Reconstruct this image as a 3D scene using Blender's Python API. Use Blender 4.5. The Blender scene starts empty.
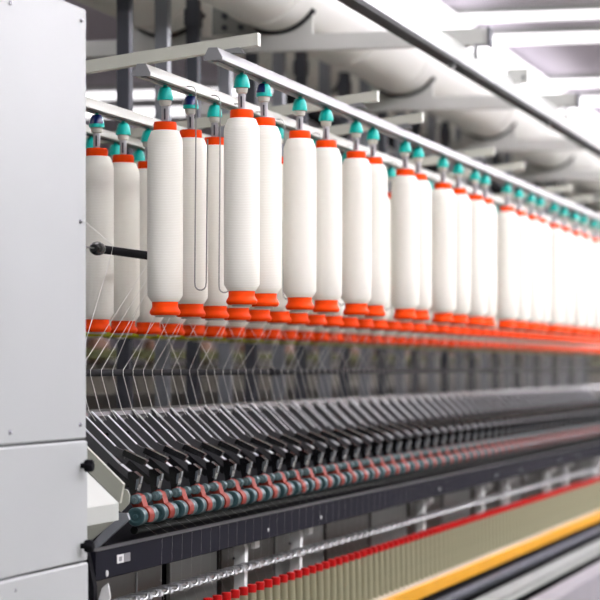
import bpy, math, random
from math import pi, sin, cos
random.seed(7)
scn = bpy.context.scene
COL = scn.collection
EYE = 1.4                      # camera height; heights below are given relative to it in many places

# ------------------------------------------------------------------ materials
def mat(name, col, rough=0.5, metal=0.0, var=0.06, scale=9.0, bump=0.0, spec=0.5, coat=0.0):
    m = bpy.data.materials.new(name); m.use_nodes = True
    nt = m.node_tree; b = nt.nodes['Principled BSDF']
    b.inputs['Roughness'].default_value = rough
    b.inputs['Metallic'].default_value = metal
    b.inputs['Specular IOR Level'].default_value = spec
    b.inputs['Coat Weight'].default_value = coat
    tc = nt.nodes.new('ShaderNodeTexCoord')
    n = nt.nodes.new('ShaderNodeTexNoise'); n.inputs['Scale'].default_value = scale; n.inputs['Detail'].default_value = 4
    nt.links.new(tc.outputs['Object'], n.inputs['Vector'])
    r = nt.nodes.new('ShaderNodeValToRGB')
    lo = [max(0, c * (1 - var)) for c in col]; hi = [min(1, c * (1 + var)) for c in col]
    r.color_ramp.elements[0].position = .3; r.color_ramp.elements[0].color = (*lo, 1)
    r.color_ramp.elements[1].position = .7; r.color_ramp.elements[1].color = (*hi, 1)
    nt.links.new(n.outputs['Fac'], r.inputs['Fac']); nt.links.new(r.outputs['Color'], b.inputs['Base Color'])
    if bump:
        bp = nt.nodes.new('ShaderNodeBump'); bp.inputs['Strength'].default_value = bump; bp.inputs['Distance'].default_value = .002
        nt.links.new(n.outputs['Fac'], bp.inputs['Height']); nt.links.new(bp.outputs['Normal'], b.inputs['Normal'])
    return m

def yarn_mat():
    m = bpy.data.materials.new('wound_roving'); m.use_nodes = True
    nt = m.node_tree; b = nt.nodes['Principled BSDF']; b.inputs['Roughness'].default_value = .85
    b.inputs['Specular IOR Level'].default_value = .2
    tc = nt.nodes.new('ShaderNodeTexCoord')
    w = nt.nodes.new('ShaderNodeTexWave'); w.bands_direction = 'Z'; w.inputs['Scale'].default_value = 95
    w.inputs['Distortion'].default_value = 1.6; w.inputs['Detail'].default_value = 2; w.inputs['Detail Scale'].default_value = 2.2
    nt.links.new(tc.outputs['Object'], w.inputs['Vector'])
    r = nt.nodes.new('ShaderNodeValToRGB')
    r.color_ramp.elements[0].color = (.87, .855, .765, 1); r.color_ramp.elements[1].color = (.925, .92, .85, 1)
    nt.links.new(w.outputs['Fac'], r.inputs['Fac']); nt.links.new(r.outputs['Color'], b.inputs['Base Color'])
    bp = nt.nodes.new('ShaderNodeBump'); bp.inputs['Strength'].default_value = .22; bp.inputs['Distance'].default_value = .0006
    nt.links.new(w.outputs['Fac'], bp.inputs['Height']); nt.links.new(bp.outputs['Normal'], b.inputs['Normal'])
    return m

def emit(name, col, s):
    m = bpy.data.materials.new(name); m.use_nodes = True
    nt = m.node_tree; b = nt.nodes['Principled BSDF']
    b.inputs['Base Color'].default_value = (*col, 1)
    b.inputs['Emission Color'].default_value = (*col, 1); b.inputs['Emission Strength'].default_value = s
    return m

M = dict(
    yarn=yarn_mat(),
    cabinet=mat('cabinet_paint', (.385, .405, .405), .45, var=.025, scale=2.5),
    cream=mat('cream_paint', (.36, .37, .31), .4, var=.03),
    shelfw=mat('white_paint', (.40, .42, .39), .45, var=.02),
    skirt=mat('skirt_paint', (.21, .20, .22), .5),
    rail=mat('rail_alu', (.21, .215, .22), .45, .15, var=.04),
    railw=mat('rail_white', (.36, .37, .325), .4, var=.03),
    arm=mat('creel_arm_paint', (.50, .51, .44), .4, var=.03),
    beam=mat('beam_paint', (.52, .53, .50), .45, var=.03),
    duct=mat('duct_paint', (.82, .82, .775), .35, var=.03, scale=2),
    rubber=mat('black_rubber', (.012, .012, .014), .6, spec=.1),
    orange=mat('orange_plastic', (.90, .062, .0), .55, var=.05, spec=.12),
    yellow=mat('lime_plastic', (.42, .40, .01), .5),
    teal=mat('teal_plastic', (.0, .46, .40), .38, var=.05, spec=.3),
    navy=mat('navy_plastic', (.008, .02, .12), .25),
    ivory=mat('ivory_plastic', (.62, .62, .55), .35),
    stem=mat('grey_plastic', (.42, .43, .45), .3),
    dark=mat('dark_slot', (.03, .035, .05), .4),
    post=mat('post_paint', (.075, .08, .095), .55, spec=.15),
    postl=mat('post_galvanised', (.25, .265, .29), .4, .2, spec=.3),
    steel=mat('polished_steel', (.34, .35, .35), .28, .9, var=.08, scale=40),
    wire=mat('wire_steel', (.34, .34, .33), .3, .8),
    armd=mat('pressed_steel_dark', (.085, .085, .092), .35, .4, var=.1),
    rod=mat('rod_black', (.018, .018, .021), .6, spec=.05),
    armglint=mat('pressed_steel_glint', (.80, .82, .86), .35, .2, var=.04),  # pale tone paints the highlights along the drafting arms' bright edges
    lever=mat('lever_grey', (.075, .075, .08), .4, .3),
    noseg=mat('nose_steel', (.16, .18, .20), .3, .5),
    flute=mat('fluted_steel', (.012, .014, .012), .6, spec=.1),
    black=mat('glossy_black', (.006, .006, .007), .18, spec=.6),
    blackm=mat('matt_black', (.008, .008, .010), .7, spec=.04),
    beamd=mat('charcoal_beam', (.0085, .0085, .014), .7, spec=.03),
    cot=mat('teal_rubber_cot', (.030, .068, .075), .5, spec=.2, var=.1),
    cotend=mat('cot_end_grey', (.11, .16, .165), .5, spec=.2),
    apron=mat('salmon_plastic', (.22, .026, .015), .6, spec=.15, var=.08),
    panelb=mat('brown_grey_panel', (.085, .078, .066), .4, .2, var=.08),
    panelg=mat('grey_panel', (.24, .25, .235), .4, .2, var=.08),
    bracket=mat('white_bracket', (.72, .73, .72), .4),
    red=mat('red_cap', (.40, .003, .003), .5, var=.05, spec=.2),
    tan=mat('tan_tube', (.235, .225, .14), .5, var=.08, scale=30),
    pale=mat('pale_strip', (.42, .36, .28), .5),
    amber=mat('amber_rail', (.58, .27, .0), .5, var=.03, spec=.15),
    ribs=mat('blue_grey_ribs', (.04, .045, .06), .5, spec=.2),
    white=mat('thread_white', (.85, .84, .80), .7),
    floor=mat('floor_paint', (.17, .165, .14), .45, var=.05, scale=1.5),
    wall=mat('wall_paint', (.34, .34, .35), .6, var=.03, scale=1),
    wallp=mat('pale_wall', (.76, .72, .78), .6, var=.03, scale=1),
    ceil=mat('ceiling_panel', (.80, .73, .84), .6, var=.04, scale=.5),
    nbody=mat('neighbour_body', (.13, .12, .09), .5, var=.35, scale=3),
    nbrown=mat('brown_spool', (.22, .12, .08), .6),
    olive=mat('olive_rail', (.10, .11, .02), .5),
    pink=mat('pink_sign', (.85, .22, .28), .5),
    screw=mat('screw_steel', (.45, .45, .5), .25, .9),
    label=mat('label_white', (.6, .6, .6), .5),
    labelg=mat('label_grey', (.18, .18, .19), .5),
    lamp=emit('lamp_diffuser', (1.0, .97, 1.0), 9.0),
    lampdim=emit('lamp_diffuser_dim', (1.0, .97, 1.0), 2.6),
    fillfar=emit('fill_light_far', (1.0, .985, 1.0), 30.0),
    fillnear=emit('fill_light_near', (1.0, .985, 1.0), 19.0),
)

# ------------------------------------------------------------------ mesh builder
class MB:
    def __init__(s): s.v = []; s.f = []; s.sm = []
    def add(s, vs, fs, smooth=False):
        o = len(s.v); s.v += [tuple(p) for p in vs]
        for f in fs: s.f.append([i + o for i in f]); s.sm.append(smooth)
        return s
    def box(s, x0, x1, y0, y1, z0, z1, bev=0.0):
        if bev <= 0:
            vs = [(x, y, z) for x in (x0, x1) for y in (y0, y1) for z in (z0, z1)]
            return s.add(vs, [(0, 1, 3, 2), (4, 6, 7, 5), (0, 4, 5, 1), (2, 3, 7, 6), (0, 2, 6, 4), (1, 5, 7, 3)])
        b = bev                                         # bevelled along every Z and X edge: extrude an octagon
        pr = [(x0 + b, z0), (x1 - b, z0), (x1, z0 + b), (x1, z1 - b), (x1 - b, z1), (x0 + b, z1), (x0, z1 - b), (x0, z0 + b)]
        return s.prism(pr, y0, y1)
    def prism(s, pr, y0, y1):                           # profile in (x,z), extruded along y
        n = len(pr)
        vs = [(x, y0, z) for x, z in pr] + [(x, y1, z) for x, z in pr]
        fs = [(i, (i + 1) % n, n + (i + 1) % n, n + i) for i in range(n)] + [tuple(range(n - 1, -1, -1)), tuple(range(n, 2 * n))]
        return s.add(vs, fs)
    def prismx(s, pr, x0, x1):                          # profile in (y,z), extruded along x
        n = len(pr)
        vs = [(x0, y, z) for y, z in pr] + [(x1, y, z) for y, z in pr]
        fs = [(i, (i + 1) % n, n + (i + 1) % n, n + i) for i in range(n)] + [tuple(range(n)), tuple(range(2 * n - 1, n - 1, -1))]
        return s.add(vs, fs)
    def lathe(s, pr, c=(0, 0, 0), axis='z', n=24, a0=0, a1=2 * pi, smooth=True):
        full = abs(a1 - a0 - 2 * pi) < 1e-6; m = n if full else n + 1
        vs = []
        for r, h in pr:
            for k in range(m):
                a = a0 + (a1 - a0) * k / n; p, q = r * cos(a), r * sin(a)
                d = {'z': (p, q, h), 'y': (p, h, q), 'x': (h, p, q)}[axis]
                vs.append((c[0] + d[0], c[1] + d[1], c[2] + d[2]))
        fs = []
        for i in range(len(pr) - 1):
            for k in range(n):
                k2 = (k + 1) % m
                fs.append((i * m + k, i * m + k2, (i + 1) * m + k2, (i + 1) * m + k))
        s.add(vs, fs, smooth)
        if full:
            o = len(s.v) - len(vs)
            for i, pp in ((0, pr[0]), (len(pr) - 1, pr[-1])):
                if pp[0] > 1e-6: s.f.append([o + i * m + k for k in range(m)]); s.sm.append(False)
        return s
    def tube(s, pts, r, n=6, caps=True):
        import mathutils
        P = [mathutils.Vector(p) for p in pts]; vs = []
        up = None
        for i, p in enumerate(P):
            t = (P[min(i + 1, len(P) - 1)] - P[max(i - 1, 0)]).normalized()
            if up is None:
                up = mathutils.Vector((0, 1, 0)) if abs(t.y) < .9 else mathutils.Vector((0, 0, 1))
            e = (up - t * up.dot(t)).normalized(); f = t.cross(e); up = e
            for k in range(n):
                a = 2 * pi * k / n; vs.append(p + e * (r * cos(a)) + f * (r * sin(a)))
        fs = [(i * n + k, i * n + (k + 1) % n, (i + 1) * n + (k + 1) % n, (i + 1) * n + k) for i in range(len(P) - 1) for k in range(n)]
        s.add(vs, fs, True)
        if caps:
            o = len(s.v) - len(vs)
            s.f.append([o + k for k in range(n)]); s.f.append([o + (len(P) - 1) * n + k for k in range(n)]); s.sm += [False, False]
        return s
    def strip(s, line, th, y0, y1):                     # a thick folded strip: line in (x,z), th downward normal
        top = line; bot = []
        for i, (x, z) in enumerate(line):
            x0, z0 = line[max(i - 1, 0)]; x1, z1 = line[min(i + 1, len(line) - 1)]
            L = math.hypot(x1 - x0, z1 - z0); nx, nz = (z1 - z0) / L, -(x1 - x0) / L
            bot.append((x + nx * th, z + nz * th))
        n = len(line)
        for i in range(n - 1):
            q = [top[i], top[i + 1], bot[i + 1], bot[i]]
            s.prism(q, y0, y1)
        return s
    def mesh(s, name, m, off=(0, 0, 0)):
        me = bpy.data.meshes.new(name)
        me.from_pydata([(x - off[0], y - off[1], z - off[2]) for x, y, z in s.v], [], s.f)
        me.polygons.foreach_set('use_smooth', s.sm)
        import bmesh
        b = bmesh.new(); b.from_mesh(me); bmesh.ops.recalc_face_normals(b, faces=b.faces); b.to_mesh(me); b.free()
        me.materials.append(m)
        me.set_sharp_from_angle(angle=math.radians(40))
        return me

def link(name, me, parent=None, loc=(0, 0, 0)):
    o = bpy.data.objects.new(name, me); COL.objects.link(o); o.location = loc
    if parent: o.parent = parent
    return o
def tag(o, label=None, cat=None, group=None, kind=None):
    if label: o['label'] = label
    if cat: o['category'] = cat
    if group: o['group'] = group
    if kind: o['kind'] = kind
    return o
def thing(name, label, cat, loc, group=None):
    return tag(link(name, None, None, loc), label, cat, group)
def part(t, name, mb, m, local=False, kind=None, label=None):       # mb in world coords unless local
    root = t; off = [0, 0, 0]
    if not local:
        while root: off = [off[i] + root.location[i] for i in range(3)]; root = root.parent
    return tag(link(name, mb.mesh(name, M[m], off), t), label, None, None, kind)
def single(name, mb, m, label, cat, group=None, kind=None):
    xs = [p[0] for p in mb.v]; ys = [p[1] for p in mb.v]; zs = [p[2] for p in mb.v]
    off = ((min(xs) + max(xs)) / 2, (min(ys) + max(ys)) / 2, min(zs))
    return tag(link(name, mb.mesh(name, M[m], off), None, off), label, cat, group, kind)
def struct(name, mb, m): return tag(link(name, mb.mesh(name, M[m])), kind='structure')
def dup(o, loc, label=None, parent=None):
    c = o.copy(); COL.objects.link(c)
    if parent is not None: c.parent = parent
    else: c.location = loc
    if label: c['label'] = label
    for ch in [k for k in ALLCH.get(o.name, [])]: 
        dup(ch, ch.location, None, c)
    return c
ALLCH = {}
def reg(o):                                             # remember the children of a prototype, two levels
    ALLCH[o.name] = list(o.children)
    for c in o.children: reg(c)
    return o
def nth(k):
    w = ['', 'first', 'second', 'third', 'fourth', 'fifth', 'sixth', 'seventh', 'eighth', 'ninth', 'tenth']
    if k <= 10: return w[k]
    return '%d%s' % (k, 'th' if 10 < k % 100 < 14 else {1: 'st', 2: 'nd', 3: 'rd'}.get(k % 10, 'th'))
def Z(h): return EYE + h
YEND = 16.0

# ------------------------------------------------------------------ the hall
struct('floor', MB().box(-14, 9, -6, 48, -.1, 0), 'floor')
struct('ceiling', MB().box(-14, 9, -6, 48, 4.0, 4.1), 'ceil')
struct('wall_left', MB().box(-14.2, -14, -6, 48, 0, 4.0), 'wallp')
struct('wall_right', MB().box(9, 9.2, -6, 48, 0, 4.0), 'wall')
struct('wall_back', MB().box(-14, 9, 48, 48.2, 0, 4.0), 'wallp')
struct('wall_front', MB().box(-14, 9, -6.2, -6, 0, 4.0), 'wall')

# ceiling lights: rows across the hall, each a housing and a diffuser
rows = [(-1.5, .3), (3.0, .3), (7.0, .3), (11.0, .3), (15.0, .3), (18.55, .10), (19.83, .22), (23.0, .12), (24.6, .25), (28.5, .5), (32.5, .5), (37.0, .5), (42, .5)]
for i, (y, wd) in enumerate(rows):
    x0, x1 = (-4.4 if 18 < y < 21 else -3.0 if y > 26 else -9.5, 6.5)
    t = thing('ceiling_light', 'long white ceiling light across the hall, %s from the near end' % nth(i + 1), 'ceiling light', ((x0 + x1) / 2, y, 3.9), 'ceiling lights across the hall')
    part(t, 'housing', MB().box(x0, x1, y - wd / 2 - .03, y + wd / 2 + .03, 3.945, 4.0), 'shelfw')
    part(t, 'diffuser', MB().box(x0 + .03, x1 - .03, y - wd / 2, y + wd / 2, 3.915, 3.945), 'lampdim' if 18 < y < 26 else 'lamp')
# a strip of light running beside the machine
t = thing('strip_light', 'long bright strip light hanging parallel to the machine under the ceiling', 'strip light', (-3.38, 19, Z(2.38)))
part(t, 'housing', MB().box(-3.41, -3.35, 5, 34, Z(2.42), Z(2.47)), 'shelfw')
part(t, 'diffuser', MB().box(-3.47, -3.29, 5.02, 33.98, Z(2.38), Z(2.42)), 'lampdim')
for y in range(11, 34, 4): part(t, 'hanger', MB().box(-3.39, -3.37, y, y + .02, Z(2.47), 4.0), 'steel')
t = thing('strip_light', 'added unseen strip light over the aisle, brightening the machine', 'strip light', (1.2, 14, 3.7))  # added out of view to brighten bobbins and ducts from the right
part(t, 'housing', MB().box(1.17, 1.23, .5, 27, 3.58, 3.62), 'shelfw')
part(t, 'diffuser', MB().box(1.01, 1.39, .52, 7.5, 3.54, 3.58), 'fillnear')
part(t, 'diffuser', MB().box(1.01, 1.39, 7.52, 26.98, 3.54, 3.58), 'fillfar')
for y in range(2, 27, 4): part(t, 'hanger', MB().box(1.19, 1.21, y, y + .02, 3.62, 4.0), 'steel')

# ------------------------------------------------------------------ control cabinet at the near left
cx0, cx1, cy0, cy1 = -2.35, -1.50, 2.7, 4.42
t = thing('machine_cabinet', 'tall grey metal cabinet with panel seams at the left end of the machine', 'cabinet', ((cx0 + cx1) / 2, (cy0 + cy1) / 2, 0))
part(t, 'carcass', MB().box(cx0, cx1 - .006, cy0, cy1 - .004, 0, Z(.63)), 'blackm')
def panel(z0, z1, ex=0): return MB().box(cx1 - .03, cx1 + ex, cy0, cy1 + ex, z0, z1, .003)
pu = part(t, 'upper_panel', panel(Z(-.1265), Z(.642)), 'cabinet')
pm = part(t, 'middle_panel', panel(Z(-.3445), Z(-.1295), .002), 'cabinet')
pl = part(t, 'lower_panel', panel(.05, Z(-.3475), .003), 'cabinet')
part(t, 'side_panel', MB().box(cx0, cx1 - .03, cy1 - .004, cy1, .05, Z(.64)), 'cabinet')
def screw(p, y, h):
    part(p, 'screw', MB().lathe([(.0001, .004), (.0028, .0035), (.004, .001), (.0042, 0)], (cx1 + .0005, y, Z(h)), 'x', 12), 'screw')
for y, h in ((4.392, .618), (4.385, .260), (4.385, -.101), (4.03, -.106), (4.03, .60)): screw(pu, y, h)
screw(pl, 4.05, -.367)
for y, h in ((4.388, -.1735), (4.388, -.3160)):
    mb = MB(); mb.lathe([(.005, 0), (.005, .009)], (cx1, y, Z(h)), 'x', 12)
    n = 40; pr = []
    for xx, rr in ((.009, .0085), (.012, .0112), (.021, .0112), (.025, .008), (.0255, .0001)):
        pr.append([(cx1 + xx, y + rr * (1 + .10 * cos(6 * 2 * pi * k / n)) * cos(2 * pi * k / n), Z(h) + rr * (1 + .10 * cos(6 * 2 * pi * k / n)) * sin(2 * pi * k / n)) for k in range(n)])
    vs = [p for ring in pr for p in ring]
    mb.add(vs, [(i * n + k, i * n + (k + 1) % n, (i + 1) * n + (k + 1) % n, (i + 1) * n + k) for i in range(4) for k in range(n)] + [tuple(range(n))], True)
    part(t, 'knob', mb, 'blackm')

# wedge shaped white cover and end plates between cabinet and machine
single('machine_cover', MB().prism([(-1.50, Z(-.283)), (-1.50, Z(-.251)), (-1.66, Z(-.104)), (-1.66, Z(-.283))], 4.425, 4.61), 'shelfw',
       'white sloping sheet metal cover beside the grey cabinet', 'cover')
t = thing('end_plate', 'cream slanted end plate beside the first drafting arm', 'plate', (-1.62, 4.75, Z(-.26)))
part(t, 'slanted_plate', MB().prism([(-1.535, Z(-.222)), (-1.542, Z(-.259)), (-1.73, Z(-.082)), (-1.73, Z(-.037))], 4.745, 4.757), 'cream')
part(t, 'rounded_plate', MB().prism([(-1.560, Z(-.240)), (-1.552, Z(-.233)), (-1.543, Z(-.236)), (-1.538, Z(-.246)), (-1.540, Z(-.262)), (-1.556, Z(-.279)), (-1.564, Z(-.272))], 4.795, 4.80), 'cream')
part(t, 'lower_plate', MB().prism([(-1.530, Z(-.283)), (-1.545, Z(-.283)), (-1.80, Z(-.20)), (-1.80, Z(-.42)), (-1.605, Z(-.345))], 4.70, 4.706), 'cream')
single('support_strut', MB().prism([(-1.607, Z(-.352)), (-1.618, Z(-.343)), (-1.562, Z(-.281)), (-1.545, Z(-.281)), (-1.541, Z(-.293))], 4.80, 4.81), 'postl',
       'grey steel strut slanting under the first roller by the white cover', 'strut')

# ------------------------------------------------------------------ creel rails and arms
def hat(a, zb, y0, y1, h=.030):
    return MB().prism([(-a - .019, zb), (-a + .019, zb), (-a + .019, zb + .006), (-a + .009, zb + h), (-a - .009, zb + h), (-a - .019, zb + .006)], y0, y1)
RA, RB, RC, RD = (1.41, .608), (1.575, .587), (1.80, .556), (1.98, .553)
for (a, h), y0, m, lab in ((RA, 4.935, 'rail', 'front creel rail, grey aluminium, holding the nearest row of bobbins'),
                           (RB, 4.99, 'railw', 'second creel rail, just behind the front rail'),
                           (RC, 4.80, 'railw', 'third creel rail, starting behind the grey cabinet'),
                           (RD, 4.80, 'railw', 'rearmost creel rail with the fourth row of bobbins')):
    t = thing('creel_rail', lab, 'rail', (-a, 10, Z(h)), 'creel rails')
    part(t, 'profile', hat(a, Z(h), y0, YEND, .024 if a < 1.9 else .02), m)
    part(t, 'end_cap', hat(a, Z(h) - .001, y0 - .004, y0, .025 if a < 1.9 else .021), 'rail')
    part(t, 'groove', MB().box(-a - .006, -a + .006, y0 + .01, YEND, Z(h) - .002, Z(h)), 'dark')
arm_y = [5.09, 6.218, 6.778, 7.89, 8.461, 9.54, 10.126, 11.2, 11.8, 12.9, 13.5]
def arm_z(a): return .665 - .125 * (a - 1.36)
for i, y in enumerate(arm_y):
    za, zb = arm_z(1.36), arm_z(2.16)
    t = thing('creel_crossbar', 'cream inclined crossbar above the creel rails, %s from the cabinet' % nth(i + 1), 'crossbar', (-1.36, y, Z(za)), 'creel crossbars')
    mb = MB(); hh, tw = .0125, .014
    mb.prism([(-2.16, Z(zb - hh)), (-1.36, Z(za - hh)), (-1.36, Z(za + hh)), (-2.16, Z(zb + hh))], y - tw, y + tw)
    part(t, 'beam', mb, 'arm')
    part(t, 'end_cap', MB().box(-1.36, -1.357, y - tw - .0005, y + tw - .004, Z(za - hh - .0005), Z(za + hh + .0005)), 'arm')
    part(t, 'rail_clamp', MB().prism([(-1.435, Z(.637)), (-1.385, Z(.637)), (-1.395, Z(arm_z(1.39) - hh)), (-1.425, Z(arm_z(1.42) - hh))], y - .02, y - .0), 'rail')

# posts behind the creel
BEAMS = [7.495, 9.345, 11.177, 12.98, 14.8, 16.6]
for i in range(15):
    y = 6.533 + i * .64
    t = thing('creel_post', 'dark grey vertical post behind the bobbins, %s from the cabinet' % nth(i + 1), 'post', (-2.10, y, 0), 'dark creel posts')
    tp = .90 if min(abs(y - b) for b in BEAMS) < .06 else 1.06
    part(t, 'shaft', MB().box(-2.126, -2.092, y - .018, y + .018, 0, Z(tp), .003), 'post')
    part(t, 'head', MB().box(-2.131, -2.088, y - .022, y + .022, Z(tp - .08), Z(tp - .03), .002), 'post')
for i in range(14):
    y = 6.875 + i * .64
    tp = .93 if min(abs(y - b) for b in BEAMS) < .06 else 1.10
    single('steel_post', MB().box(-2.127, -2.091, y - .018, y + .018, 0, Z(tp), .005), 'postl',
           'light galvanised post between the dark posts, %s from the cabinet' % nth(i + 1), 'post', 'galvanised posts')

# ------------------------------------------------------------------ bobbins and holders
def make_bobbin(low):
    t = thing('roving_bobbin', 'x', 'bobbin', (0, 0, 0))
    mb = MB().lathe([(.028, .0325), (.0305, .036), (.0368, .046), (.0371, .12), (.0371, .30), (.0368, .362), (.0360, .368), (.0290, .3855), (.0245, .3872)], n=32)
    part(t, 'yarn_package', mb, 'yarn', True)
    part(t, 'bottom_flange', MB().lathe([(.0215, .005), (.0285, .005), (.0312, .008), (.0322, .0118), (.0312, .0145), (.0282, .0195), (.0270, .023), (.0272, .033)], n=28), low, True)
    part(t, 'tube_end', MB().lathe([(.017, .001), (.0205, .001), (.0210, .006)], n=24), 'ivory', True)
    part(t, 'top_collar', MB().lathe([(.0232, .3865), (.0240, .390), (.0240, .400), (.0225, .4045), (.012, .4055), (.0115, .400)], n=28), 'orange', True)
    return reg(t)
def make_holder(navy):
    t = thing('bobbin_holder', 'x', 'holder', (0, 0, 0))
    part(t, 'cap', MB().lathe([(.0155, .4495), (.0170, .450), (.0166, .456), (.0150, .465), (.0125, .4725), (.0095, .4765), (.0045, .478), (.004, .483)], n=24), 'teal', True)
    if navy: part(t, 'cap_insert', MB().lathe([(.0169, .4575), (.0155, .4655), (.0130, .473), (.0098, .4772)], n=16, a0=navy[0], a1=navy[1]), 'navy', True)
    part(t, 'collar', MB().lathe([(.0079, .4375), (.0112, .4395), (.0120, .4425), (.0130, .4495)], n=20), 'ivory', True)
    st = part(t, 'stem', MB().lathe([(.0076, .4045), (.0076, .438)], n=16), 'stem', True)
    part(st, 'slot', MB().box(-.0005, .0030, -.0079, -.0065, .409, .432), 'dark', True)
    return reg(t)
proto_o = make_bobbin('orange'); proto_y = make_bobbin('yellow')
hold = make_holder(None); hold_n = make_holder((pi, 1.62 * pi)); hold_f = make_holder((.9 * pi, 1.95 * pi))
used = set()
def place(proto, loc, label, group):
    if proto.name in used: o = dup(proto, loc, label)
    else: used.add(proto.name); o = proto; o.location = loc; o['label'] = label
    o['group'] = group
    return o
A_Y = [5.147, 5.326, 5.638, 5.891, 6.207, 6.397, 6.795, 6.970, 7.328, 7.566, 7.846, 8.025, 8.438, 8.684, 8.944, 9.147, 9.482, 9.736, 10.035, 10.28, 10.60, 10.86, 11.15]
B_Y = [5.150 + .1865 * k for k in range(42)]
C_Y = [5.378 + .1865 * k for k in range(56)]
D_Y = [5.873 + .1865 * k for k in range(52)]
spec = [('A', RA, A_Y, 'front creel rail'), ('B', RB, B_Y, 'second creel rail'), ('C', RC, C_Y, 'third creel rail'), ('D', RD, D_Y, 'rearmost creel rail')]
BOB = {}
for key, (a, h), ys, nm in spec:
    for k, y in enumerate(ys):
        z = Z(h) - .483; BOB[key, k] = (-a, y, z)
        pr = proto_y if key == 'D' else proto_o
        place(pr, (-a, y, z), 'cream roving bobbin on the %s, %s from the grey cabinet' % (nm, nth(k + 1)), 'roving bobbins on the ' + nm)
        hp = hold
        if (key, k) in (('B', 1), ('C', 0)): hp = hold_f
        if (key, k) in (('A', 1),): hp = hold_n
        place(hp, (-a, y, z), 'teal capped bobbin holder under the %s, %s from the cabinet' % (nm, nth(k + 1)), 'bobbin holders under the ' + nm)

# hanging wire loops under the second rail
def wire_loop():
    P = [(-1.562, 0, Z(.592)), (-1.552, 0, Z(.592)), (-1.545, 0, Z(.590)), (-1.541, 0, Z(.583)), (-1.540, 0, Z(.57)), (-1.543, 0, Z(.18))]
    for k in range(1, 7):
        a = pi + pi * k / 7; P.append((-1.5305 + .0125 * cos(a), 0, Z(.176) + .0125 * sin(a)))
    P += [(-1.518, 0, Z(.18)), (-1.515, 0, Z(.48))]
    return MB().tube([(p[0] + .004, p[1], p[2]) for p in P], .0015, 8)
wl = None
for k in range(24):
    y = 5.245 + .1865 * k
    lab = 'thin steel wire loop hanging from the second creel rail, %s from cabinet' % nth(k + 1)
    if wl is None:
        wl = single('wire_loop', wire_loop(), 'wire', lab, 'wire loop', 'wire loops under the second rail'); wl.location.y = y
    else:
        c = dup(wl, (wl.location.x, y, wl.location.z), lab)

# black tension bar with ball head between the rows
t = thing('tension_bar', 'black bar with round head in front of the third row of bobbins', 'bar', (-1.69, 5.0, Z(.24)))
yb = 5.05
part(t, 'bar', MB().lathe([(.0095, .025), (.0088, .06), (.0092, .36), (.0092, .365)], (-1.69, yb, Z(.244)), 'y', 16), 'blackm')
part(t, 'head', MB().lathe([(.0001, -.022), (.008, -.020), (.0130, -.010), (.0146, .002), (.0130, .018), (.0095, .030)], (-1.69, yb, Z(.244)), 'y', 20), 'black')
part(t, 'shaft', MB().lathe([(.0018, -.5), (.0018, -.02)], (-1.69, yb, Z(.244)), 'y', 8), 'steel')

# long guide rod behind the drafting arms with joint sleeves
t = thing('guide_rod', 'long dark horizontal rod that the rovings pass over', 'rod', (-1.69, 10, Z(-.012)))
part(t, 'rod', MB().lathe([(.0072, 4.5), (.0072, YEND)], (-1.69, 0, Z(-.010)), 'y', 16), 'rod')
for y in (6.43, 9.65, 12.9): part(t, 'sleeve', MB().lathe([(.0092, y), (.0092, y + .09)], (-1.69, 0, Z(-.010)), 'y', 16), 'blackm')

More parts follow.
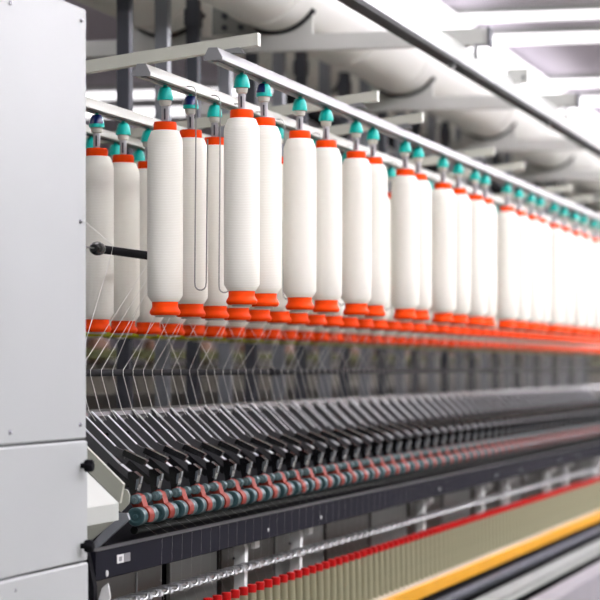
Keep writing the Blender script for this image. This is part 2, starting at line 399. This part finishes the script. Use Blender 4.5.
# ------------------------------------------------------------------ drafting arms with rollers
A0, Z0, G = 1.56, Z(-.294), .07
Y0 = 4.915
def make_drafting_arm():
    t = thing('drafting_arm', 'x', 'drafting arm', (-A0, Y0, Z0))
    my = .035
    body = [(-.152, .203), (-.040, .097), (-.018, .083)]
    b = MB().strip(body, .028, my - .008, my + .008)
    bp = part(t, 'body', b, 'armd', True)
    part(bp, 'glint_strip', MB().strip([(-.152, .2050), (-.046, .1045)], .0024, my - .0085, my - .0015), 'armglint', True)
    part(bp, 'glint_plate', MB().strip([(-.045, .1025), (-.026, .0885)], .0012, my - .0095, my + .008), 'armglint', True)
    part(bp, 'hole', MB().lathe([(.0035, 0), (.0001, -.0006)], (-.118, my - .0102, .158), 'y', 10), 'black', True)
    lv = [(-.118, .195), (-.060, .140), (-.050, .134), (-.033, .127)]
    l = part(t, 'lever', MB().strip(lv, .016, my - .004, my + .001), 'lever', True)
    part(l, 'lever_glint', MB().strip([(-.118, .1972), (-.060, .1422), (-.056, .1385)], .0020, my - .0045, my + .0012), 'armglint', True)
    g = MB(); p0, p1 = (-.037, .1315), (.010, .1105)
    g.strip([(p0[0], p0[1]), (p1[0] - .004, p1[1] + .0015), (p1[0], p1[1] - .002)], .0125, my - .0085, my + .0085)
    part(t, 'grip', g, 'black', True)
    part(t, 'under_bar', MB().strip([(-.070, .105), (-.022, .066)], .013, my - .012, my + .012), 'black', True)
    n = MB().prism([(-.028, .086), (-.016, .088), (-.003, .078), (-.004, .070), (-.012, .040), (-.022, .040), (-.026, .060)], my - .012, my + .012)
    ns = part(t, 'nose', n, 'black', True)
    part(ns, 'nose_plate', MB().prism([(-.010, .0720), (-.0045, .0745), (-.0055, .066), (-.0085, .054), (-.012, .052)], my - .0128, my - .0120), 'noseg', True)
    part(ns, 'nose_front', MB().prism([(-.0035, .078), (-.0018, .077), (-.0045, .064), (-.0065, .064)], my - .004, my + .007), 'noseg', True)
    for dy in (0, .07):
        r = MB().lathe([(.0165, -.014), (.0183, -.0125), (.0183, .0125), (.0165, .014)], (0, dy, 0), 'y', 24)
        c = part(t, 'top_roller', r, 'cot', True)
        part(c, 'roller_end', MB().lathe([(.0165, -.0141), (.0120, -.0148), (.0112, -.0142), (.0055, -.0142), (.0045, -.0165), (.0001, -.0168)], (0, dy, 0), 'y', 20), 'cotend' if dy else 'cot', True)
        part(c, 'rim', MB().lathe([(.0183, -.0128), (.0188, -.0118), (.0188, -.0085), (.0183, -.0075)], (0, dy, 0), 'y', 24), 'cotend', True)
        c = part(t, 'small_roller', MB().lathe([(.0085, -.010), (.0100, -.0085), (.0100, .0085), (.0085, .010)], (-.004, dy, .034), 'y', 20), 'cot', True)
        part(c, 'roller_end', MB().lathe([(.0085, -.0101), (.005, -.0105), (.004, -.012), (.0001, -.012)], (-.004, dy, .034), 'y', 16), 'cotend', True)
    part(t, 'axle', MB().lathe([(.0045, -.012), (.0045, .09)], (0, 0, 0), 'y', 10).lathe([(.003, -.01), (.003, .08)], (-.004, 0, .034), 'y', 10), 'steel', True)
    # salmon cradle: a saddle over the roller gap with a tongue up to the small rollers
    arc = [(.0208 * cos(q), .0208 * sin(q)) for q in [math.radians(d) for d in (70, 55, 40, 25, 10, -5, -20, -35)]]
    pr = [(-.020, .030), (-.018, .041), (-.010, .0445), (.000, .040)] + arc + [(.006, -.008), (-.004, .002), (-.014, .014)]
    cr = part(t, 'cradle', MB().prism(pr, my - .0195, my + .012), 'apron', True)
    part(cr, 'rivet', MB().lathe([(.0045, -.0215), (.0045, -.0195), (.002, -.0195)], (-.004, my, .040), 'y', 10), 'cotend', True)
    return reg(t)
da = make_drafting_arm()
NARM = 54
for k in range(NARM):
    lab = 'dark drafting arm with black grip above teal rollers, %s from the cabinet' % nth(k + 1)
    if k == 0: o = da; o['label'] = lab
    else: o = dup(da, (-A0, Y0 + .14 * k, Z0), lab)
    o['group'] = 'drafting arms in a row'
t = thing('arm_support_bar', 'grey bar along the back ends of the drafting arms', 'bar', (-1.715, 10, Z(-.10)))
part(t, 'bar', MB().lathe([(.010, 4.78), (.010, YEND)], (-1.722, 0, Z(-.100)), 'y', 6), 'armd')
part(t, 'plate', MB().prism([(-1.71, Z(-.112)), (-1.735, Z(-.092)), (-1.80, Z(-.090)), (-1.80, Z(-.100)), (-1.735, Z(-.104)), (-1.71, Z(-.122))], 4.78, YEND), 'lever')
# bottom fluted roller under the cots
n = 30; mb = MB()
vs = [(-1.572 + (.0082 if k % 2 else .0074) * cos(2 * pi * k / n), y, Z(-.3225) + (.0082 if k % 2 else .0074) * sin(2 * pi * k / n)) for y in (4.93, YEND) for k in range(n)]
mb.add(vs, [(k, (k + 1) % n, n + (k + 1) % n, n + k) for k in range(n)] + [tuple(range(n)), tuple(range(2 * n - 1, n - 1, -1))])
single('bottom_roller', mb, 'flute', 'long fluted steel roller beneath the teal top rollers', 'roller')
# roller stand and frame body
single('roller_beam', MB().prism([(-1.60, Z(-.345)), (-1.545, Z(-.341)), (-1.545, Z(-.349)), (-1.605, Z(-.352)), (-1.605, Z(-.62)), (-2.3, Z(-.62)), (-2.3, Z(-.23)), (-1.80, Z(-.16)), (-1.66, Z(-.30))], 4.83, YEND), 'blackm',
       'black bed of the machine under the drafting arms', 'machine bed')
# ------------------------------------------------------------------ charcoal beam and what hangs below
t = thing('front_beam', 'long charcoal beam running under the teal rollers', 'beam', (-1.53, 10, Z(-.40)))
part(t, 'face', MB().box(-1.542, -1.52, 4.535, YEND, Z(-.392), Z(-.337), .002), 'beamd')
part(t, 'top_glint', MB().box(-1.545, -1.518, 4.535, YEND, Z(-.337), Z(-.3357)), 'lever')  # lighter grey strip paints the highlight on the beam's top edge
part(t, 'end_bracket', MB().prism([(-1.545, Z(-.336)), (-1.53, Z(-.336)), (-1.517, Z(-.40)), (-1.517, Z(-.62)), (-1.56, Z(-.62)), (-1.56, Z(-.33))], 4.515, 4.535), 'blackm')
st = part(t, 'sticker', MB().box(-1.5200, -1.5190, 4.66, 4.70, Z(-.368), Z(-.352)), 'label')
part(st, 'printed_mark', MB().box(-1.5190, -1.5187, 4.670, 4.688, Z(-.365), Z(-.356)), 'labelg')
part(t, 'grey_tab', MB().box(-1.5200, -1.5190, 4.702, 4.74, Z(-.368), Z(-.352)), 'labelg')
part(t, 'oval_plug', MB().lathe([(.0065, 0), (.005, .002), (.0001, .002)], (-1.52, 4.60, Z(-.382)), 'x', 16), 'label')
part(t, 'rail_foot', MB().prism([(-1.50, Z(-.395)), (-1.512, Z(-.405)), (-1.540, Z(-.50)), (-1.52, Z(-.50)), (-1.495, Z(-.42))], 4.545, 4.55), 'bracket')
seg = [(4.62, 5.18, 'panelb'), (5.24, 5.60, 'panelg'), (5.64, 6.10, 'panelb'), (6.12, 6.62, 'panelg')]
y = 6.66
while y < YEND - .6:
    seg.append((y, y + .50, 'panelg' if len(seg) % 2 else 'panelb')); y += .54
for i, (a, b, m) in enumerate(seg):
    single('recess_panel', MB().box(-1.60, -1.592, a, b, Z(-.53), Z(-.394)), m, '%s metal panel recessed under the charcoal beam, %s from the cabinet' % ('grey' if m == 'panelg' else 'brown grey', nth(i + 1)), 'panel', 'recessed panels')
single('thin_rod', MB().lathe([(.0024, Z(-.60)), (.0024, Z(-.40))], (-1.545, 4.86, 0), 'z', 8), 'steel', 'thin upright steel rod below the near end of the charcoal beam', 'rod')
for i, y in enumerate((5.687, 6.204, 7.756, 8.79, 9.31, 10.30, 10.82, 11.81)):
    t = thing('white_bracket', 'white upright bracket under the charcoal beam, %s from the cabinet' % nth(i + 1), 'bracket', (-1.57, y, Z(-.52)), 'white brackets')
    part(t, 'plate', MB().prism([(-1.576, Z(-.52)), (-1.552, Z(-.52)), (-1.550, Z(-.408)), (-1.556, Z(-.394)), (-1.570, Z(-.394)), (-1.576, Z(-.405))], y, y + .025), 'bracket')
    part(t, 'foot', MB().box(-1.550, -1.540, y + .05, y + .09, Z(-.413), Z(-.385), .002), 'bracket')
    part(t, 'bolt', MB().lathe([(.0001, -.003), (.003, -.003), (.003, 0)], (-1.576, y, Z(-.432)), 'y', 8), 'dark')
    single('oval_screw', MB().lathe([(.0001, .003), (.004, .002), (.0045, 0)], (-1.52, y + .09, Z(-.372)), 'x', 12), 'bracket', 'pale screw head on the charcoal beam, %s from the cabinet' % nth(i + 1), 'screw', 'screw heads on the beam')

# row of thread guides: wire pigtails on small flaps, looks like a silver rope
def make_guide():
    t = thing('thread_guide', 'x', 'thread guide', (0, 0, 0))
    part(t, 'flap', MB().prism([(-.022, .005), (-.002, .008), (.007, .004), (.006, -.001), (-.004, .003), (-.022, .001)], -.026, .004), 'steel', True)
    part(t, 'block', MB().box(-.014, .006, -.030, -.012, -.010, .004, .002), 'stem', True)
    P = []
    for k in range(15):
        a = -pi / 2 + 2.0 * pi * k / 14
        P.append((.006 + .0050 * cos(a), -.004 + .030 * k / 14, -.001 + .0050 * sin(a)))
    part(t, 'pigtail', MB().tube([(-.010, -.014, .0)] + P, .0018, 6), 'steel', True)
    return reg(t)
gp = make_guide(); AG, ZG = 1.535, Z(-.447)
for k in range(100):
    lab = 'small silver thread guide in the rope-like row, %s from the cabinet' % nth(k + 1)
    y = 4.79 + G * k
    if k == 0: gp.location = (-AG, y, ZG); gp['label'] = lab; o = gp
    else: o = dup(gp, (-AG, y, ZG), lab)
    o['group'] = 'thread guides'
single('guide_rail', MB().box(-AG - .024, -AG - .014, 4.70, 12.6, ZG - .006, ZG + .004, .002), 'lever', 'slim grey rail carrying the silver thread guides', 'rail')

# spindles: tan tubes with red caps
def make_spindle():
    t = thing('spindle', 'x', 'spindle', (0, 0, 0))
    part(t, 'tube', MB().lathe([(.0125, -.145), (.0112, -.06), (.0100, -.017)], n=16), 'tan', True)
    part(t, 'red_cap', MB().lathe([(.0104, -.018), (.0106, -.010), (.0104, -.001), (.0092, 0), (.004, 0), (.0035, -.006)], n=16), 'red', True)
    return reg(t)
sp = make_spindle(); AS = 1.50
for k in range(94):
    lab = 'tan spindle tube with red cap, %s along the row from the near end' % nth(k + 1)
    y = 5.14 + G * k
    if k == 0: sp.location = (-AS, y, Z(-.479)); sp['label'] = lab; o = sp
    else: o = dup(sp, (-AS, y, Z(-.479)), lab)
    o['group'] = 'spindles with red caps'
single('separator_panel', MB().box(-AS - .03, -AS - .022, 4.9, 13, Z(-.63), Z(-.492)), 'tan', 'tan sheet behind the row of red capped spindles', 'panel')
t = thing('ring_rail', 'bright yellow rail below the row of spindles', 'rail', (-1.49, 9, Z(-.67)))
part(t, 'rail', MB().box(-1.53, -1.482, 4.9, YEND, Z(-.668), Z(-.626), .003), 'amber')
part(t, 'pale_strip', MB().box(-1.525, -1.487, 4.9, YEND, Z(-.626), Z(-.617)), 'pale', label='pale beige strip on top of the yellow rail')
t = thing('drive_channel', 'black channel with a ribbed shaft below the yellow rail', 'channel', (-1.47, 9, Z(-.76)))
part(t, 'back', MB().box(-1.54, -1.50, 4.9, YEND, 0.02, Z(-.67)), 'blackm')
pr = []; y = 4.95
while y < 14.5: pr += [(.0165, y), (.0165, y + .020), (.0135, y + .023), (.0135, y + .035)]; y += .038
part(t, 'ribbed_shaft', MB().lathe(pr, (-1.468, 0, Z(-.700)), 'y', 14, smooth=False), 'ribs')
t = thing('lower_rail', 'pale grey rail below the ribbed shaft', 'rail', (-1.42, 9, Z(-.79)))
part(t, 'top_face', MB().prism([(-1.465, Z(-.736)), (-1.425, Z(-.752)), (-1.425, Z(-.764)), (-1.465, Z(-.764))], 4.9, YEND), 'panelg')
part(t, 'front_edge', MB().box(-1.465, -1.422, 4.9, YEND, Z(-.780), Z(-.764)), 'shelfw')
single('skirt_panel', MB().prism([(-1.36, Z(-.772)), (-1.30, Z(-.786)), (-1.25, .04), (-1.30, .04)], 4.9, YEND), 'skirt', 'pale skirt panel at the foot of the machine', 'panel')

# ------------------------------------------------------------------ rovings from the bobbins over the rod to the arms, yarns from rollers down
assign = []
def nearest(key, y):
    ys = {'A': A_Y, 'B': B_Y, 'C': C_Y}[key]
    return min(range(len(ys)), key=lambda i: abs(ys[i] - y))
for k in range(108):
    y = 4.92 + G * k + random.uniform(-.005, .005)
    key = 'C' if (k % 4 == 2 and y > 5.35) else 'B'
    ys = B_Y if key == 'B' else C_Y
    i = min(range(len(ys)), key=lambda q: abs(ys[q] - (y + .10)))
    bx, by, bz = BOB[key, i]
    if key == 'B': start = (bx - .034 + random.uniform(0, .01), by - .015, bz + random.uniform(.06, .14))
    else: start = (bx + .030, by - .022, bz + random.uniform(.04, .08))
    pts = [start, (-1.682, y, Z(-.004)), (-1.682, y, Z(-.014)), (-1.664, y + .004, Z(-.085)), (-1.650, y + .004, Z(-.105))]
    single('roving', MB().tube(pts, .0005, 5), 'white', 'thin white roving crossing the dark guide rod, %s from the cabinet' % nth(k + 1), 'roving', 'rovings over the guide rod')
for k in range(98):
    y = 4.93 + G * k
    single('yarn', MB().tube([(-1.549, y, Z(-.314)), (-1.514, y, Z(-.337)), (-1.516, y, Z(-.44)), (-1.502, y, Z(-.478))], .00007, 4), 'white',
           'very thin yarn running down over the charcoal beam, %s from the cabinet' % nth(k + 1), 'yarn', 'yarns over the charcoal beam')
single('cross_thread', MB().tube([(-1.492, 4.385, Z(.262)), (-1.672, 5.10, Z(.252)), (-1.675, 5.10, Z(.236)), (-1.690, 4.93, Z(.0))], .0007, 5), 'white',
       'single white thread from the cabinet screw round the black bar', 'thread')

# ------------------------------------------------------------------ overhead: ducts, beams, track
beam_y = [7.495, 9.345, 11.177, 12.98, 14.8, 16.6, 18.4]
for i, y in enumerate(beam_y):
    t = thing('cross_beam', 'grey horizontal beam carrying the ducts, %s from the cabinet' % nth(i + 1), 'beam', (-1.9, y, Z(.94)), 'cross beams under the ducts')
    part(t, 'beam', MB().box(-2.75, -1.305, y - .02, y + .02, Z(.942), Z(.990), .003), 'beam')
    part(t, 'end_plate', MB().box(-1.305, -1.298, y - .03, y + .03, Z(.936), Z(.992)), 'post')
    part(t, 'hanger', MB().box(-1.345, -1.335, y - .025, y - .02, Z(.90), Z(.945)).box(-1.345, -1.31, y - .026, y - .02, Z(.936), Z(.944)), 'rail')
for nm, a, R, lab in (('d1', 1.95, .137, 'large white duct above the rails, the nearer of two'), ('d2', 2.29, .135, 'large white duct behind the nearer duct')):
    zc = Z(.990) + .012 + R
    t = thing('air_duct', lab, 'duct', (-a, 10, Z(.99)), 'air ducts')
    part(t, 'pipe', MB().lathe([(R, 3.0), (R, 22)], (-a, 0, zc), 'y', 48), 'duct')
    for y in [b - .20 for b in beam_y] + [b - 1.0 for b in beam_y]:
        part(t, 'joint_ring', MB().lathe([(R, y), (R + .005, y + .003), (R + .005, y + .02), (R, y + .023)], (-a, 0, zc), 'y', 48), 'duct')
    for i, y in enumerate(beam_y):
        s = thing('duct_saddle', 'white saddle with black rubber under the %s duct, %s from the cabinet' % ('nearer' if nm == 'd1' else 'rear', nth(i + 1)), 'saddle', (-a, y, Z(.99)), 'duct saddles')
        mb = MB(); q = [math.radians(d) for d in range(215, 326, 6)]
        Ro = R + .009
        for j in range(len(q) - 1):
            x0, x1 = -a + Ro * cos(q[j]), -a + Ro * cos(q[j + 1])
            mb.prism([(x0, Z(.990)), (x1, Z(.990)), (x1, zc + Ro * sin(q[j + 1])), (x0, zc + Ro * sin(q[j]))], y - .006, y + .004)
        part(s, 'plate', mb, 'beam')
        part(s, 'rubber', MB().lathe([(R + .001, y - .018), (R + .010, y - .018), (R + .010, y + .012), (R + .001, y + .012)], (-a, 0, zc), 'y', 30, math.radians(212), math.radians(328)), 'rubber')
# grey flange plate with bolt holes and added dark tubes standing in for shade below the ducts
t = thing('bolted_plate', 'grey plate with six bolts between the two ducts', 'plate', (-2.10, 7.3, Z(1.0)))
part(t, 'plate', MB().box(-2.13, -2.00, 7.44, 7.45, Z(.99), Z(1.11)), 'panelg')
for i in range(2):
    for j in range(3): part(t, 'bolt', MB().lathe([(.009, 7.43), (.009, 7.44)], (-2.09 + .05 * i, 0, Z(1.01 + .035 * j)), 'y', 8), 'dark')
for i, (y, a) in enumerate(((8.6, 2.12), (10.2, 2.12), (12.0, 2.12))):
    single('shade_tube', MB().tube([(-a - .12, y, Z(.955)), (-a + .12, y + .1, Z(.80))], .028, 12), 'rubber', 'added dark tube standing in for shade below the ducts, %s from the cabinet' % nth(i + 1), 'pipe', 'dark tubes standing for shade')


# overhead track
t = thing('overhead_track', 'long white overhead track with black underside above the bobbins', 'track', (-1.39, 9, Z(.88)))
part(t, 'channel', MB().box(-1.41, -1.374, 3.2, 20, Z(.892), Z(.940), .003), 'shelfw')
part(t, 'lower_lip', MB().box(-1.412, -1.372, 3.2, 20, Z(.887), Z(.892)), 'stem')
part(t, 'black_seal', MB().box(-1.412, -1.372, 3.2, 20, Z(.873), Z(.887)), 'rubber')
for y in (7.35, 9.2, 11.0): part(t, 'roller_stop', MB().lathe([(.010, -.012), (.012, -.006), (.010, 0)], (-1.388, y, Z(.873)), 'z', 12), 'rail')
t = thing('track_plate', 'small white plate on top of the overhead track', 'plate', (-1.38, 8.35, Z(.94)))
part(t, 'plate', MB().box(-1.40, -1.33, 8.38, 8.39, Z(.925), Z(.975)), 'beam')
part(t, 'bolt', MB().lathe([(.005, 8.372), (.005, 8.38)], (-1.345, 0, Z(.945)), 'y', 8), 'dark')
t = thing('pink_banner', 'faded pink strip beyond the overhead track at upper right', 'sign', (-1.15, 10.6, Z(.93)))
part(t, 'strip', MB().box(-1.15, -1.145, 9.9, 11.3, Z(.93), Z(.985)), 'pink')
for y in (10.0, 11.2): part(t, 'hanger', MB().box(-1.149, -1.146, y, y + .003, Z(.985), 4.0), 'wire')

# ------------------------------------------------------------------ neighbouring machine behind
t = thing('neighbour_machine', 'blurred neighbouring machine behind the posts', 'machine', (-3.6, 16, 0))
part(t, 'body', MB().box(-4.2, -3.2, 7, 30, 0, Z(.02)), 'nbody')
part(t, 'rail', MB().box(-3.22, -3.15, 7, 30, Z(.035), Z(.075)), 'olive')
part(t, 'top_cover', MB().box(-4.2, -3.3, 7, 30, Z(.35), Z(.50)), 'nbody')
for i in range(20):
    y = 9 + i * .75
    single('brown_spool', MB().lathe([(.035, 0), (.05, .02), (.045, .08), (.03, .10)], (-3.26, y, Z(.0215)), 'z', 14), 'nbrown', 'brown spool on the neighbouring machine, %s from the cabinet' % nth(i + 1), 'spool', 'spools on the neighbouring machine')
single('dark_partition', MB().box(-2.34, -2.32, 4.6, 22, 0, Z(-.075)), 'panelb', 'brown grey partition behind the drafting arms', 'partition')

# ------------------------------------------------------------------ world, camera
w = bpy.data.worlds.new('world'); scn.world = w; w.use_nodes = True
w.node_tree.nodes['Background'].inputs['Color'].default_value = (.9, .92, 1, 1)
w.node_tree.nodes['Background'].inputs['Strength'].default_value = .5
cam = bpy.data.cameras.new('camera'); co = bpy.data.objects.new('camera', cam); COL.objects.link(co)
co.location = (0, 0, EYE); co.rotation_euler = (pi / 2, 0, math.atan(.25))
cam.sensor_fit = 'HORIZONTAL'; cam.sensor_width = 36; cam.lens = 2600 * 36 / 600; cam.shift_y = 68 / 600
cam.clip_end = 200
cam.dof.use_dof = True; cam.dof.focus_distance = 5.3; cam.dof.aperture_fstop = 5.4
scn.camera = co
vs = scn.view_settings; vs.view_transform = 'Standard'; vs.look = 'None'; vs.gamma = 1; vs.use_curve_mapping = False
vs.exposure = 0.14
